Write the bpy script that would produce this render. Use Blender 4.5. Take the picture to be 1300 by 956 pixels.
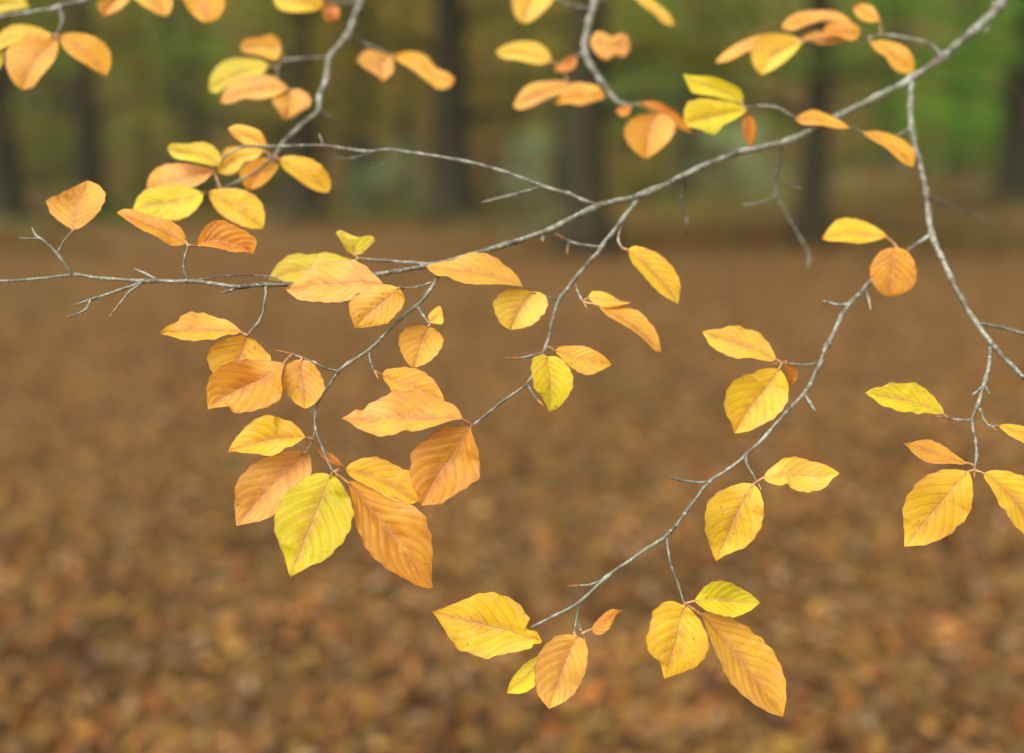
import bpy, bmesh, math, random
from mathutils import Vector, Matrix, noise

# ------------------------------------------------------------------ clear, camera, sky, sun, exposure
for o in list(bpy.data.objects):
    bpy.data.objects.remove(o, do_unlink=True)
SC = bpy.context.scene
COL = SC.collection
rnd = random.Random(7)

CAM_H = 1.5
PITCH = math.radians(9.8)
FPX = 35.0 / 36.0 * 1300.0
CX, CY = 650.0, 433.0
FOCUS = 0.60

cam_data = bpy.data.cameras.new('camera')
cam = bpy.data.objects.new('camera', cam_data)
COL.objects.link(cam)
cam.location = (0, 0, CAM_H)
cam.rotation_euler = (math.radians(90) - PITCH, 0, 0)
cam_data.lens = 35.0
cam_data.sensor_width = 36.0
cam_data.shift_y = -45.0 / 1300.0
cam_data.clip_start = 0.02
cam_data.clip_end = 1000.0
cam_data.dof.use_dof = True
cam_data.dof.focus_distance = FOCUS
cam_data.dof.aperture_fstop = 2.1
cam_data.dof.aperture_blades = 0
SC.camera = cam

SUN_EL, SUN_AZ = 50.0, 218.0          # azimuth clockwise from +Y: high, behind and to the left of the camera
world = bpy.data.worlds.new('World')
SC.world = world
world.use_nodes = True
wn, wl = world.node_tree.nodes, world.node_tree.links
wn.clear()
sky = wn.new('ShaderNodeTexSky')
sky.sky_type = 'NISHITA'
sky.sun_disc = False
sky.sun_elevation = math.radians(SUN_EL)
sky.sun_rotation = math.radians(SUN_AZ)
sky.air_density = 1.0
sky.dust_density = 4.0
sky.ozone_density = 0.6
hsv = wn.new('ShaderNodeHueSaturation')
hsv.inputs['Saturation'].default_value = 0.04      # cloud: a nearly white sky
bg = wn.new('ShaderNodeBackground')
bg.inputs['Strength'].default_value = 0.15
wo = wn.new('ShaderNodeOutputWorld')
wl.new(sky.outputs['Color'], hsv.inputs['Color'])
wl.new(hsv.outputs['Color'], bg.inputs['Color'])
wl.new(bg.outputs['Background'], wo.inputs['Surface'])

sun_data = bpy.data.lights.new('sun', 'SUN')
sun_data.energy = 1.0
sun_data.angle = math.radians(40)
sun_data.color = (1.0, 0.95, 0.86)
sun = bpy.data.objects.new('sun', sun_data)
COL.objects.link(sun)
az, el = math.radians(SUN_AZ), math.radians(SUN_EL)
sd = Vector((math.sin(az) * math.cos(el), math.cos(az) * math.cos(el), math.sin(el)))
sun.rotation_euler = sd.to_track_quat('Z', 'Y').to_euler()
sun.location = sd * 30

SC.cycles.volume_bounces = 0
vs = SC.view_settings
vs.view_transform = 'Standard'
vs.look = 'None'
vs.exposure = 0.82
vs.gamma = 1.0
vs.use_curve_mapping = False
SC.render.engine = 'CYCLES'
SC.cycles.use_denoising = True
SC.cycles.max_bounces = 6
SC.cycles.diffuse_bounces = 3
SC.cycles.glossy_bounces = 2
SC.cycles.transmission_bounces = 3
SC.cycles.transparent_max_bounces = 4
SC.cycles.caustics_reflective = False
SC.cycles.caustics_refractive = False

CAM_M = Matrix.Translation((0, 0, CAM_H)) @ Matrix.Rotation(math.radians(90) - PITCH, 4, 'X')


def at(x, y, d):
    """point at depth d along the view axis on the sight line measured at (x, y) in the photograph"""
    return CAM_M @ Vector(((x - CX) / FPX * d, -(y - CY) / FPX * d, -d))


def on_ground(x, y):
    r = CAM_M.to_3x3() @ Vector(((x - CX) / FPX, -(y - CY) / FPX, -1))
    k = -CAM_H / r.z
    return Vector((r.x * k, r.y * k, 0))


def lin(c):
    return tuple(((v / 255) / 12.92 if v / 255 <= 0.04045 else ((v / 255 + 0.055) / 1.055) ** 2.4) for v in c)


# ------------------------------------------------------------------ materials
def new_mat(name):
    m = bpy.data.materials.new(name)
    m.use_nodes = True
    m.node_tree.nodes.clear()
    return m, m.node_tree.nodes, m.node_tree.links


def math_node(n, l, op, a, b=None, c=None, clamp=False):
    x = n.new('ShaderNodeMath')
    x.operation = op
    x.use_clamp = clamp
    for i, v in enumerate((a, b, c)):
        if v is None:
            continue
        if isinstance(v, (int, float)):
            x.inputs[i].default_value = v
        else:
            l.new(v, x.inputs[i])
    return x.outputs[0]


def mix_rgb(n, l, fac, a, b, blend='MIX'):
    x = n.new('ShaderNodeMix')
    x.data_type = 'RGBA'
    x.blend_type = blend
    if isinstance(fac, (int, float)):
        x.inputs[0].default_value = fac
    else:
        l.new(fac, x.inputs[0])
    for i, v in ((6, a), (7, b)):
        if isinstance(v, tuple):
            x.inputs[i].default_value = (v[0], v[1], v[2], 1)
        else:
            l.new(v, x.inputs[i])
    return x.outputs[2]


def ramp(n, l, fac, stops):
    r = n.new('ShaderNodeValToRGB')
    l.new(fac, r.inputs[0])
    e = r.color_ramp.elements
    while len(e) < len(stops):
        e.new(0.5)
    for k, (p, c) in enumerate(stops):
        e[k].position = p
        e[k].color = (c[0], c[1], c[2], 1) if isinstance(c, tuple) else (c, c, c, 1)
    return r.outputs[0]


def noise_tex(n, l, vec, scale, detail=3.0, rough=0.55):
    x = n.new('ShaderNodeTexNoise')
    x.inputs['Scale'].default_value = scale
    x.inputs['Detail'].default_value = detail
    x.inputs['Roughness'].default_value = rough
    if vec is not None:
        l.new(vec, x.inputs['Vector'])
    return x.outputs['Fac']


def leaf_material():
    """autumn beech leaf: hue from the leaf's own colours, veins and blotches from its UV (u across, v base to tip)"""
    m, n, l = new_mat('beech_leaf')
    uv = n.new('ShaderNodeUVMap')
    sep = n.new('ShaderNodeSeparateXYZ')
    l.new(uv.outputs[0], sep.inputs[0])
    s_abs = math_node(n, l, 'ABSOLUTE', sep.outputs[0])
    t = sep.outputs[1]
    geo = n.new('ShaderNodeTexCoord')
    obj = geo.outputs['Object']
    info = n.new('ShaderNodeObjectInfo')
    seed = math_node(n, l, 'MULTIPLY', info.outputs['Random'], 37.0)
    comb = n.new('ShaderNodeVectorMath')
    comb.operation = 'ADD'
    l.new(obj, comb.inputs[0])
    cx = n.new('ShaderNodeCombineXYZ')
    l.new(seed, cx.inputs[0])
    l.new(seed, cx.inputs[2])
    l.new(cx.outputs[0], comb.inputs[1])
    P = comb.outputs[0]
    a1 = n.new('ShaderNodeAttribute'); a1.attribute_type = 'OBJECT'; a1.attribute_name = 'tint_a'
    a2 = n.new('ShaderNodeAttribute'); a2.attribute_type = 'OBJECT'; a2.attribute_name = 'tint_b'
    nb = noise_tex(n, l, P, 45, 3.0, 0.6)
    blot = ramp(n, l, nb, [(0.36, 0.0), (0.66, 1.0)])
    base = mix_rgb(n, l, blot, a1.outputs['Color'], a2.outputs['Color'])
    # rusty band along the midrib
    near = math_node(n, l, 'SUBTRACT', 1.0, math_node(n, l, 'MULTIPLY', s_abs, 2.6), clamp=True)
    nb2 = noise_tex(n, l, P, 130, 4.0, 0.65)
    rust = math_node(n, l, 'MULTIPLY', math_node(n, l, 'MULTIPLY', near, ramp(n, l, nb2, [(0.35, 0.0), (0.58, 1.0)])), 0.95)
    base = mix_rgb(n, l, rust, base, mix_rgb(n, l, 0.55, a2.outputs['Color'], lin((170, 96, 52))))
    # paler, drier rim and tip
    edge = math_node(n, l, 'MULTIPLY', ramp(n, l, s_abs, [(0.62, 0.0), (1.0, 1.0)]), ramp(n, l, nb2, [(0.3, 0.2), (0.7, 1.0)]))
    base = mix_rgb(n, l, math_node(n, l, 'MULTIPLY', edge, 0.5), base, mix_rgb(n, l, 0.5, a2.outputs['Color'], lin((226, 170, 104))))
    # side veins
    bent = math_node(n, l, 'MULTIPLY', math_node(n, l, 'POWER', s_abs, 1.12), 0.33)
    an = n.new('ShaderNodeAttribute'); an.attribute_type = 'OBJECT'; an.attribute_name = 'vein_count'
    jig = math_node(n, l, 'MULTIPLY', math_node(n, l, 'SUBTRACT', noise_tex(n, l, P, 30, 1.0), 0.5), 0.16)
    half = math_node(n, l, 'MULTIPLY', math_node(n, l, 'GREATER_THAN', sep.outputs[0], 0.0), 0.4)
    ph = math_node(n, l, 'ADD', math_node(n, l, 'ADD', math_node(n, l, 'MULTIPLY', math_node(n, l, 'SUBTRACT', t, bent), an.outputs['Fac']), jig), half)
    fr = math_node(n, l, 'ABSOLUTE', math_node(n, l, 'SUBTRACT', math_node(n, l, 'FRACT', ph), 0.5))
    vein = ramp(n, l, fr, [(0.0, 1.0), (0.06, 0.0)])
    groove = ramp(n, l, fr, [(0.02, 1.0), (0.22, 0.0)])
    fade = ramp(n, l, s_abs, [(0.0, 1.0), (0.97, 0.25)])
    vein = math_node(n, l, 'MULTIPLY', vein, fade)
    base = mix_rgb(n, l, math_node(n, l, 'MULTIPLY', groove, 0.2), base, mix_rgb(n, l, 0.5, a2.outputs['Color'], lin((176, 104, 44))))
    base = mix_rgb(n, l, math_node(n, l, 'MULTIPLY', vein, 0.55), base, lin((178, 116, 60)))
    # paler streaks lying between the side veins
    sc = n.new('ShaderNodeCombineXYZ')
    l.new(math_node(n, l, 'MULTIPLY', ph, 2.3), sc.inputs[0])
    l.new(math_node(n, l, 'MULTIPLY', sep.outputs[0], 1.6), sc.inputs[1])
    l.new(seed, sc.inputs[2])
    streak = ramp(n, l, noise_tex(n, l, sc.outputs[0], 1.0, 3.0, 0.6), [(0.5, 0.0), (0.68, 1.0)])
    base = mix_rgb(n, l, math_node(n, l, 'MULTIPLY', streak, 0.42), base, mix_rgb(n, l, 0.6, a2.outputs['Color'], lin((240, 190, 128))))
    dk = ramp(n, l, noise_tex(n, l, sc.outputs[0], 0.8, 3.0, 0.6), [(0.28, 1.0), (0.45, 0.0)])
    base = mix_rgb(n, l, math_node(n, l, 'MULTIPLY', dk, 0.30), base, lin((196, 122, 36)))
    # midrib
    wid = math_node(n, l, 'SUBTRACT', 0.05, math_node(n, l, 'MULTIPLY', t, 0.028))
    rib = math_node(n, l, 'SUBTRACT', 1.0, math_node(n, l, 'DIVIDE', s_abs, wid), clamp=True)
    ribm = math_node(n, l, 'MULTIPLY', math_node(n, l, 'POWER', rib, 0.5), 0.75)
    base = mix_rgb(n, l, ribm, base, lin((205, 160, 112)))
    # fine net of small veins and rusty freckles
    vor = n.new('ShaderNodeTexVoronoi')
    vor.feature = 'DISTANCE_TO_EDGE'
    vor.inputs['Scale'].default_value = 620
    l.new(P, vor.inputs['Vector'])
    net = ramp(n, l, vor.outputs['Distance'], [(0.0, 1.0), (0.18, 0.0)])
    base = mix_rgb(n, l, math_node(n, l, 'MULTIPLY', net, 0.10), base, lin((170, 112, 50)))
    fk = noise_tex(n, l, P, 420, 2.0, 0.5)
    fk2 = noise_tex(n, l, P, 60, 2.0, 0.5)
    freck = math_node(n, l, 'MULTIPLY', ramp(n, l, fk, [(0.66, 0.0), (0.74, 1.0)]), ramp(n, l, fk2, [(0.45, 0.0), (0.62, 1.0)]))
    base = mix_rgb(n, l, math_node(n, l, 'MULTIPLY', freck, 0.6), base, lin((126, 72, 30)))
    bl = noise_tex(n, l, P, 95, 3.0, 0.65)
    worn = math_node(n, l, 'MULTIPLY', ramp(n, l, bl, [(0.66, 0.0), (0.72, 1.0)]), ramp(n, l, math_node(n, l, 'FRACT', math_node(n, l, 'MULTIPLY', info.outputs['Random'], 7.3)), [(0.2, 0.1), (0.7, 1.0)]))
    base = mix_rgb(n, l, math_node(n, l, 'MULTIPLY', worn, 0.6), base, lin((160, 96, 44)))
    rim = math_node(n, l, 'MULTIPLY', ramp(n, l, s_abs, [(0.93, 0.0), (1.0, 1.0)]), ramp(n, l, nb2, [(0.42, 0.0), (0.56, 1.0)]))
    base = mix_rgb(n, l, math_node(n, l, 'MULTIPLY', rim, 0.6), base, lin((150, 88, 46)))
    bump_h = math_node(n, l, 'ADD', math_node(n, l, 'MULTIPLY', vein, -0.5), math_node(n, l, 'ADD', math_node(n, l, 'MULTIPLY', net, -0.10), math_node(n, l, 'MULTIPLY', nb2, 0.45)))
    bump_h = math_node(n, l, 'ADD', bump_h, math_node(n, l, 'MULTIPLY', rib, 0.8))
    bp = n.new('ShaderNodeBump')
    bp.inputs['Strength'].default_value = 0.6
    bp.inputs['Distance'].default_value = 0.0006
    l.new(bump_h, bp.inputs['Height'])
    pr = n.new('ShaderNodeBsdfPrincipled')
    l.new(base, pr.inputs['Base Color'])
    pr.inputs['Roughness'].default_value = 0.5
    pr.inputs['Specular IOR Level'].default_value = 0.35
    l.new(bp.outputs[0], pr.inputs['Normal'])
    tr = n.new('ShaderNodeBsdfTranslucent')
    l.new(mix_rgb(n, l, 1.0, base, (1.0, 0.95, 0.8), 'MULTIPLY'), tr.inputs['Color'])
    mx = n.new('ShaderNodeMixShader')
    mx.inputs[0].default_value = 0.34
    l.new(pr.outputs[0], mx.inputs[1])
    l.new(tr.outputs[0], mx.inputs[2])
    out = n.new('ShaderNodeOutputMaterial')
    l.new(mx.outputs[0], out.inputs[0])
    return m


def twig_material():
    m, n, l = new_mat('beech_twig_bark')
    tc = n.new('ShaderNodeTexCoord')
    P = tc.outputs['Object']
    f1 = noise_tex(n, l, P, 110, 4.0, 0.6)
    f2 = noise_tex(n, l, P, 48, 2.0, 0.5)
    f3 = noise_tex(n, l, P, 420, 3.0, 0.6)
    base = ramp(n, l, f1, [(0.34, lin((66, 56, 42))), (0.44, lin((100, 94, 78))), (0.55, lin((128, 124, 108))), (0.68, lin((168, 168, 154)))])
    base = mix_rgb(n, l, ramp(n, l, f2, [(0.48, 0.0), (0.62, 0.6)]), base, lin((110, 116, 84)))
    base = mix_rgb(n, l, ramp(n, l, f3, [(0.56, 0.0), (0.65, 0.7)]), base, lin((184, 188, 174)))
    f4 = noise_tex(n, l, P, 75, 2.0, 0.5)
    base = mix_rgb(n, l, ramp(n, l, f4, [(0.56, 0.0), (0.66, 0.7)]), base, lin((84, 62, 48)))
    bp = n.new('ShaderNodeBump')
    bp.inputs['Strength'].default_value = 0.6
    bp.inputs['Distance'].default_value = 0.0005
    l.new(f3, bp.inputs['Height'])
    pr = n.new('ShaderNodeBsdfPrincipled')
    l.new(base, pr.inputs['Base Color'])
    pr.inputs['Roughness'].default_value = 0.6
    l.new(bp.outputs[0], pr.inputs['Normal'])
    out = n.new('ShaderNodeOutputMaterial')
    l.new(pr.outputs[0], out.inputs[0])
    return m


def plain_mat(name, c1, c2, scale, rough=0.6, transl=0.0):
    m, n, l = new_mat(name)
    tc = n.new('ShaderNodeTexCoord')
    f = noise_tex(n, l, tc.outputs['Object'], scale, 4.0, 0.6)
    base = ramp(n, l, f, [(0.35, c1), (0.65, c2)])
    pr = n.new('ShaderNodeBsdfPrincipled')
    l.new(base, pr.inputs['Base Color'])
    pr.inputs['Roughness'].default_value = rough
    bp = n.new('ShaderNodeBump')
    bp.inputs['Strength'].default_value = 0.4
    bp.inputs['Distance'].default_value = 0.3 / scale
    l.new(f, bp.inputs['Height'])
    l.new(bp.outputs[0], pr.inputs['Normal'])
    out = n.new('ShaderNodeOutputMaterial')
    l.new(pr.outputs[0], out.inputs[0])
    return m


def foliage_mat(name, transl=0.3):
    """colour comes from each leaf's own colour attribute"""
    m, n, l = new_mat(name)
    a = n.new('ShaderNodeAttribute')
    a.attribute_name = 'leaf_colour'
    pr = n.new('ShaderNodeBsdfPrincipled')
    l.new(a.outputs['Color'], pr.inputs['Base Color'])
    pr.inputs['Roughness'].default_value = 0.65
    pr.inputs['Specular IOR Level'].default_value = 0.15
    tr = n.new('ShaderNodeBsdfTranslucent')
    l.new(a.outputs['Color'], tr.inputs['Color'])
    mx = n.new('ShaderNodeMixShader')
    mx.inputs[0].default_value = transl
    l.new(pr.outputs[0], mx.inputs[1])
    l.new(tr.outputs[0], mx.inputs[2])
    out = n.new('ShaderNodeOutputMaterial')
    l.new(mx.outputs[0], out.inputs[0])
    return m


def ground_mat():
    m, n, l = new_mat('leaf_covered_soil')
    tc = n.new('ShaderNodeTexCoord')
    P = tc.outputs['Object']
    v = n.new('ShaderNodeTexVoronoi')
    v.inputs['Scale'].default_value = 16
    l.new(P, v.inputs['Vector'])
    sp = n.new('ShaderNodeSeparateColor')
    l.new(v.outputs['Color'], sp.inputs[0])
    c = ramp(n, l, sp.outputs[0], [(0.0, (0.070, 0.032, 0.010)), (0.3, (0.14, 0.065, 0.017)), (0.6, (0.21, 0.104, 0.026)), (0.85, (0.27, 0.138, 0.031)), (1.0, (0.30, 0.18, 0.08))])
    big = noise_tex(n, l, P, 0.55, 4.0, 0.6)
    c = mix_rgb(n, l, ramp(n, l, big, [(0.38, 0.45), (0.66, 0.0)]), c, (0.075, 0.038, 0.014))
    big2 = noise_tex(n, l, P, 0.21, 2.0, 0.6)
    c = mix_rgb(n, l, 0.16, c, (0.09, 0.08, 0.045))
    c = mix_rgb(n, l, ramp(n, l, big2, [(0.56, 0.0), (0.72, 0.35)]), c, (0.09, 0.10, 0.025))
    pr = n.new('ShaderNodeBsdfPrincipled')
    l.new(c, pr.inputs['Base Color'])
    pr.inputs['Specular IOR Level'].default_value = 0.08
    pr.inputs['Roughness'].default_value = 1.0
    bp = n.new('ShaderNodeBump')
    bp.inputs['Strength'].default_value = 0.6
    bp.inputs['Distance'].default_value = 0.02
    l.new(v.outputs['Distance'], bp.inputs['Height'])
    l.new(bp.outputs[0], pr.inputs['Normal'])
    out = n.new('ShaderNodeOutputMaterial')
    l.new(pr.outputs[0], out.inputs[0])
    return m


M_LEAF = leaf_material()
M_TWIG = twig_material()
M_PET = plain_mat('leaf_stalk', lin((150, 100, 70)), lin((190, 150, 96)), 300, 0.5)
M_BUD = plain_mat('bud_scales', lin((126, 78, 42)), lin((188, 130, 74)), 500, 0.5)
M_GROUND = ground_mat()
M_LITTER = foliage_mat('fallen_beech_leaves', 0.1)
M_FOL = foliage_mat('woodland_foliage', 0.35)
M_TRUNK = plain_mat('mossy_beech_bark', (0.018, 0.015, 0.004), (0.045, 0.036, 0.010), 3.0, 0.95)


# ------------------------------------------------------------------ object helpers
def link(name, me, mat, parent=None):
    o = bpy.data.objects.new(name, me)
    COL.objects.link(o)
    for mm in (mat if isinstance(mat, (list, tuple)) else [mat]):
        me.materials.append(mm)
    if parent is not None:
        o.parent = parent
    return o


def empty(name, loc, label, cat, group=None):
    o = bpy.data.objects.new(name, None)
    COL.objects.link(o)
    o.location = loc
    o.empty_display_size = 0.05
    o['label'] = label
    o['category'] = cat
    if group:
        o['group'] = group
    return o


def smooth(me):
    me.polygons.foreach_set('use_smooth', [True] * len(me.polygons))


def catmull(pts, per):
    """Catmull-Rom through pts (tuples of any length)"""
    k = len(pts[0])
    P = [tuple(2 * pts[0][i] - pts[1][i] for i in range(k))] + list(pts) + [tuple(2 * pts[-1][i] - pts[-2][i] for i in range(k))]
    out = []
    for j in range(1, len(P) - 2):
        for q in range(per):
            u = q / per
            out.append(tuple(0.5 * (2 * P[j][i] + (P[j + 1][i] - P[j - 1][i]) * u
                                    + (2 * P[j - 1][i] - 5 * P[j][i] + 4 * P[j + 1][i] - P[j + 2][i]) * u * u
                                    + (3 * P[j][i] - P[j - 1][i] - 3 * P[j + 1][i] + P[j + 2][i]) * u ** 3) for i in range(k)))
    out.append(tuple(pts[-1]))
    return out


class Tubes:
    def __init__(self):
        self.v, self.f, self.m = [], [], []

    def tube(self, pts, radii, seg=10, cap=True, mat=0):
        """pts world Vectors"""
        n0 = len(self.v)
        up = None
        N = len(pts)
        for i, p in enumerate(pts):
            d = (pts[min(i + 1, N - 1)] - pts[max(i - 1, 0)])
            if d.length < 1e-9:
                d = Vector((0, 0, 1))
            d.normalize()
            if up is None:
                up = d.orthogonal().normalized()
            up = (up - d * up.dot(d))
            if up.length < 1e-6:
                up = d.orthogonal()
            up.normalize()
            w = d.cross(up)
            for s in range(seg):
                a = 2 * math.pi * s / seg
                self.v.append(p + (up * math.cos(a) + w * math.sin(a)) * radii[i])
        for i in range(N - 1):
            for s in range(seg):
                a = n0 + i * seg + s
                b = n0 + i * seg + (s + 1) % seg
                self.f.append((a, b, b + seg, a + seg)); self.m.append(mat)
        if cap:
            for i, sgn in ((0, -1), (N - 1, 1)):
                c = len(self.v)
                dd = (pts[i] - pts[i - 1] if i else pts[0] - pts[1])
                if dd.length > 0:
                    dd.normalize()
                self.v.append(pts[i] + dd * radii[i] * 0.7)
                for s in range(seg):
                    a = n0 + i * seg + s
                    b = n0 + i * seg + (s + 1) % seg
                    self.f.append((a, b, c) if sgn > 0 else (b, a, c)); self.m.append(mat)

    def build(self, name, mats, parent, origin):
        me = bpy.data.meshes.new(name)
        me.from_pydata([tuple(v - origin) for v in self.v], [], self.f)
        me.polygons.foreach_set('material_index', self.m)
        smooth(me)
        me.update()
        o = link(name, me, mats, parent)
        return o


# ------------------------------------------------------------------ ground: one sheet to the horizon
def ground_z(x, y):
    z = 0.0
    if y > 58:
        k = min(1.0, (y - 58) / 45)
        z += 26 * k * k * (3 - 2 * k)
    far = min(1.0, max(0.0, (y - 20) / 14))
    z += far * (0.8 * noise.noise(Vector((x * 0.08, y * 0.07, 8.3))) + 0.18 * noise.noise(Vector((x * 0.21, y * 0.17, 1.3))))
    z += far * 1.3 * min(1.0, max(0.0, (x - 4) / 10))
    r = math.hypot(x, y)
    z += 0.10 * noise.noise(Vector((x * 0.12, y * 0.12, 3.1))) * min(1, r / 12)
    return z


def make_ground():
    xs = [-400, -250, -160, -110] + [-80 + i * 2.5 for i in range(65)] + [110, 160, 250, 400]
    ys = [-300, -150, -60, -30, -15] + [-8 + i * 0.8 for i in range(20)] + [8 + i * 2.2 for i in range(50)] + [125, 160, 240, 400, 600]
    v = [(x, y, ground_z(x, y)) for y in ys for x in xs]
    w = len(xs)
    f = [(j * w + i, j * w + i + 1, (j + 1) * w + i + 1, (j + 1) * w + i) for j in range(len(ys) - 1) for i in range(w - 1)]
    me = bpy.data.meshes.new('ground')
    me.from_pydata(v, [], f)
    smooth(me)
    o = link('ground', me, M_GROUND)
    o['kind'] = 'structure'


make_ground()


def leaf_cloud(name, items, mat, parent=None, origin=Vector((0, 0, 0)), bend=0.3):
    """items: (pos, normal, along, length, width, colour) -> one mesh of leaf-shaped faces with a bend along the midrib"""
    v, f, cols = [], [], []
    for (p, nrm, al, L, W, c) in items:
        al = (al - nrm * al.dot(nrm))
        if al.length < 1e-4:
            al = nrm.orthogonal()
        al.normalize()
        sd_ = nrm.cross(al)
        b = len(v)
        p = p - origin
        up = nrm * (W * bend)
        v += [p - al * L * 0.5, p - al * L * 0.12 - sd_ * W * 0.5 + up, p + al * L * 0.2 - sd_ * W * 0.42 + up,
              p + al * L * 0.5, p + al * L * 0.2 + sd_ * W * 0.42 + up, p - al * L * 0.12 + sd_ * W * 0.5 + up]
        f += [(b, b + 3, b + 2, b + 1), (b, b + 5, b + 4, b + 3)]
        cols += [c] * 8
    me = bpy.data.meshes.new(name)
    me.from_pydata([tuple(q) for q in v], [], f)
    ca = me.color_attributes.new('leaf_colour', 'FLOAT_COLOR', 'CORNER')
    flat = []
    for c in cols:
        flat += [c[0], c[1], c[2], 1.0]
    ca.data.foreach_set('color', flat)
    o = link(name, me, mat, parent)
    return o


LITTER = [(0.37, 0.165, 0.045), (0.50, 0.235, 0.060), (0.60, 0.29, 0.075), (0.27, 0.115, 0.036), (0.16, 0.072, 0.030),
          (0.50, 0.34, 0.17), (0.40, 0.26, 0.12), (0.64, 0.36, 0.06), (0.42, 0.27, 0.06), (0.58, 0.21, 0.045), (0.11, 0.052, 0.024)]


def make_litter():
    items = []
    R = random.Random(11)
    for _ in range(60000):
        y = 0.6 + 19.0 * R.random() ** 1.55
        x = (R.random() * 2 - 1) * (1.6 + y * 0.62)
        c = R.choice(LITTER)
        patch = noise.noise(Vector((x * 1.9, y * 1.9, 0.0)))
        k = (0.64 + 0.22 * patch) * R.choice((0.6, 0.75, 0.85, 0.95, 1.1))
        if R.random() < 0.12 + 0.3 * patch:
            c = (0.50, 0.25, 0.075)
        c = (c[0] * k, c[1] * k * .95, c[2] * k)
        nrm = Vector((R.gauss(0, 0.38), R.gauss(0, 0.38), 1)).normalized()
        a = R.random() * 6.283
        s = R.uniform(0.04, 0.068)
        items.append((Vector((x, y, ground_z(x, y) + R.uniform(0.008, 0.035))), nrm, Vector((math.cos(a), math.sin(a), 0)), s, s * R.uniform(0.5, 0.68), c))
    o = leaf_cloud('leaf_litter', items, M_LITTER, bend=0.25)
    o['kind'] = 'stuff'


make_litter()

def make_haze():
    bm = bmesh.new()
    x0, x1, y0, y1, z0, z1 = -130, 130, -12, 150, -1.5, 46
    vs_ = [bm.verts.new(p) for p in ((x0, y0, z0), (x1, y0, z0), (x1, y1, z0), (x0, y1, z0), (x0, y0, z1), (x1, y0, z1), (x1, y1, z1), (x0, y1, z1))]
    for f in ((3, 2, 1, 0), (4, 5, 6, 7), (0, 1, 5, 4), (1, 2, 6, 5), (2, 3, 7, 6), (3, 0, 4, 7)):
        bm.faces.new([vs_[i] for i in f])
    me = bpy.data.meshes.new('haze')
    bm.to_mesh(me)
    bm.free()
    m, n, l = new_mat('pale_woodland_haze')
    v = n.new('ShaderNodeVolumePrincipled')
    v.inputs['Color'].default_value = (0.92, 0.92, 0.70, 1)
    v.inputs['Density'].default_value = HAZE
    out = n.new('ShaderNodeOutputMaterial')
    l.new(v.outputs[0], out.inputs['Volume'])
    o = link('haze', me, m)
    o['kind'] = 'stuff'


HAZE = 0.0007
make_haze()

# ------------------------------------------------------------------ woodland behind
OLIVE = [(0.270, 0.243, 0.030), (0.338, 0.297, 0.032), (0.203, 0.216, 0.030), (0.405, 0.297, 0.032), (0.162, 0.189, 0.030)]
GREEN = [(0.121, 0.324, 0.027), (0.176, 0.432, 0.034), (0.095, 0.243, 0.027), (0.230, 0.378, 0.041)]
GOLD = [(0.432, 0.324, 0.024), (0.360, 0.300, 0.026), (0.264, 0.252, 0.029), (0.504, 0.324, 0.030)]
VIVID = [(0.15, 0.46, 0.02), (0.20, 0.55, 0.03), (0.11, 0.34, 0.02), (0.24, 0.44, 0.03)]
PALE = [(0.42, 0.54, 0.26), (0.34, 0.46, 0.20), (0.52, 0.60, 0.36), (0.26, 0.38, 0.14)]


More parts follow.
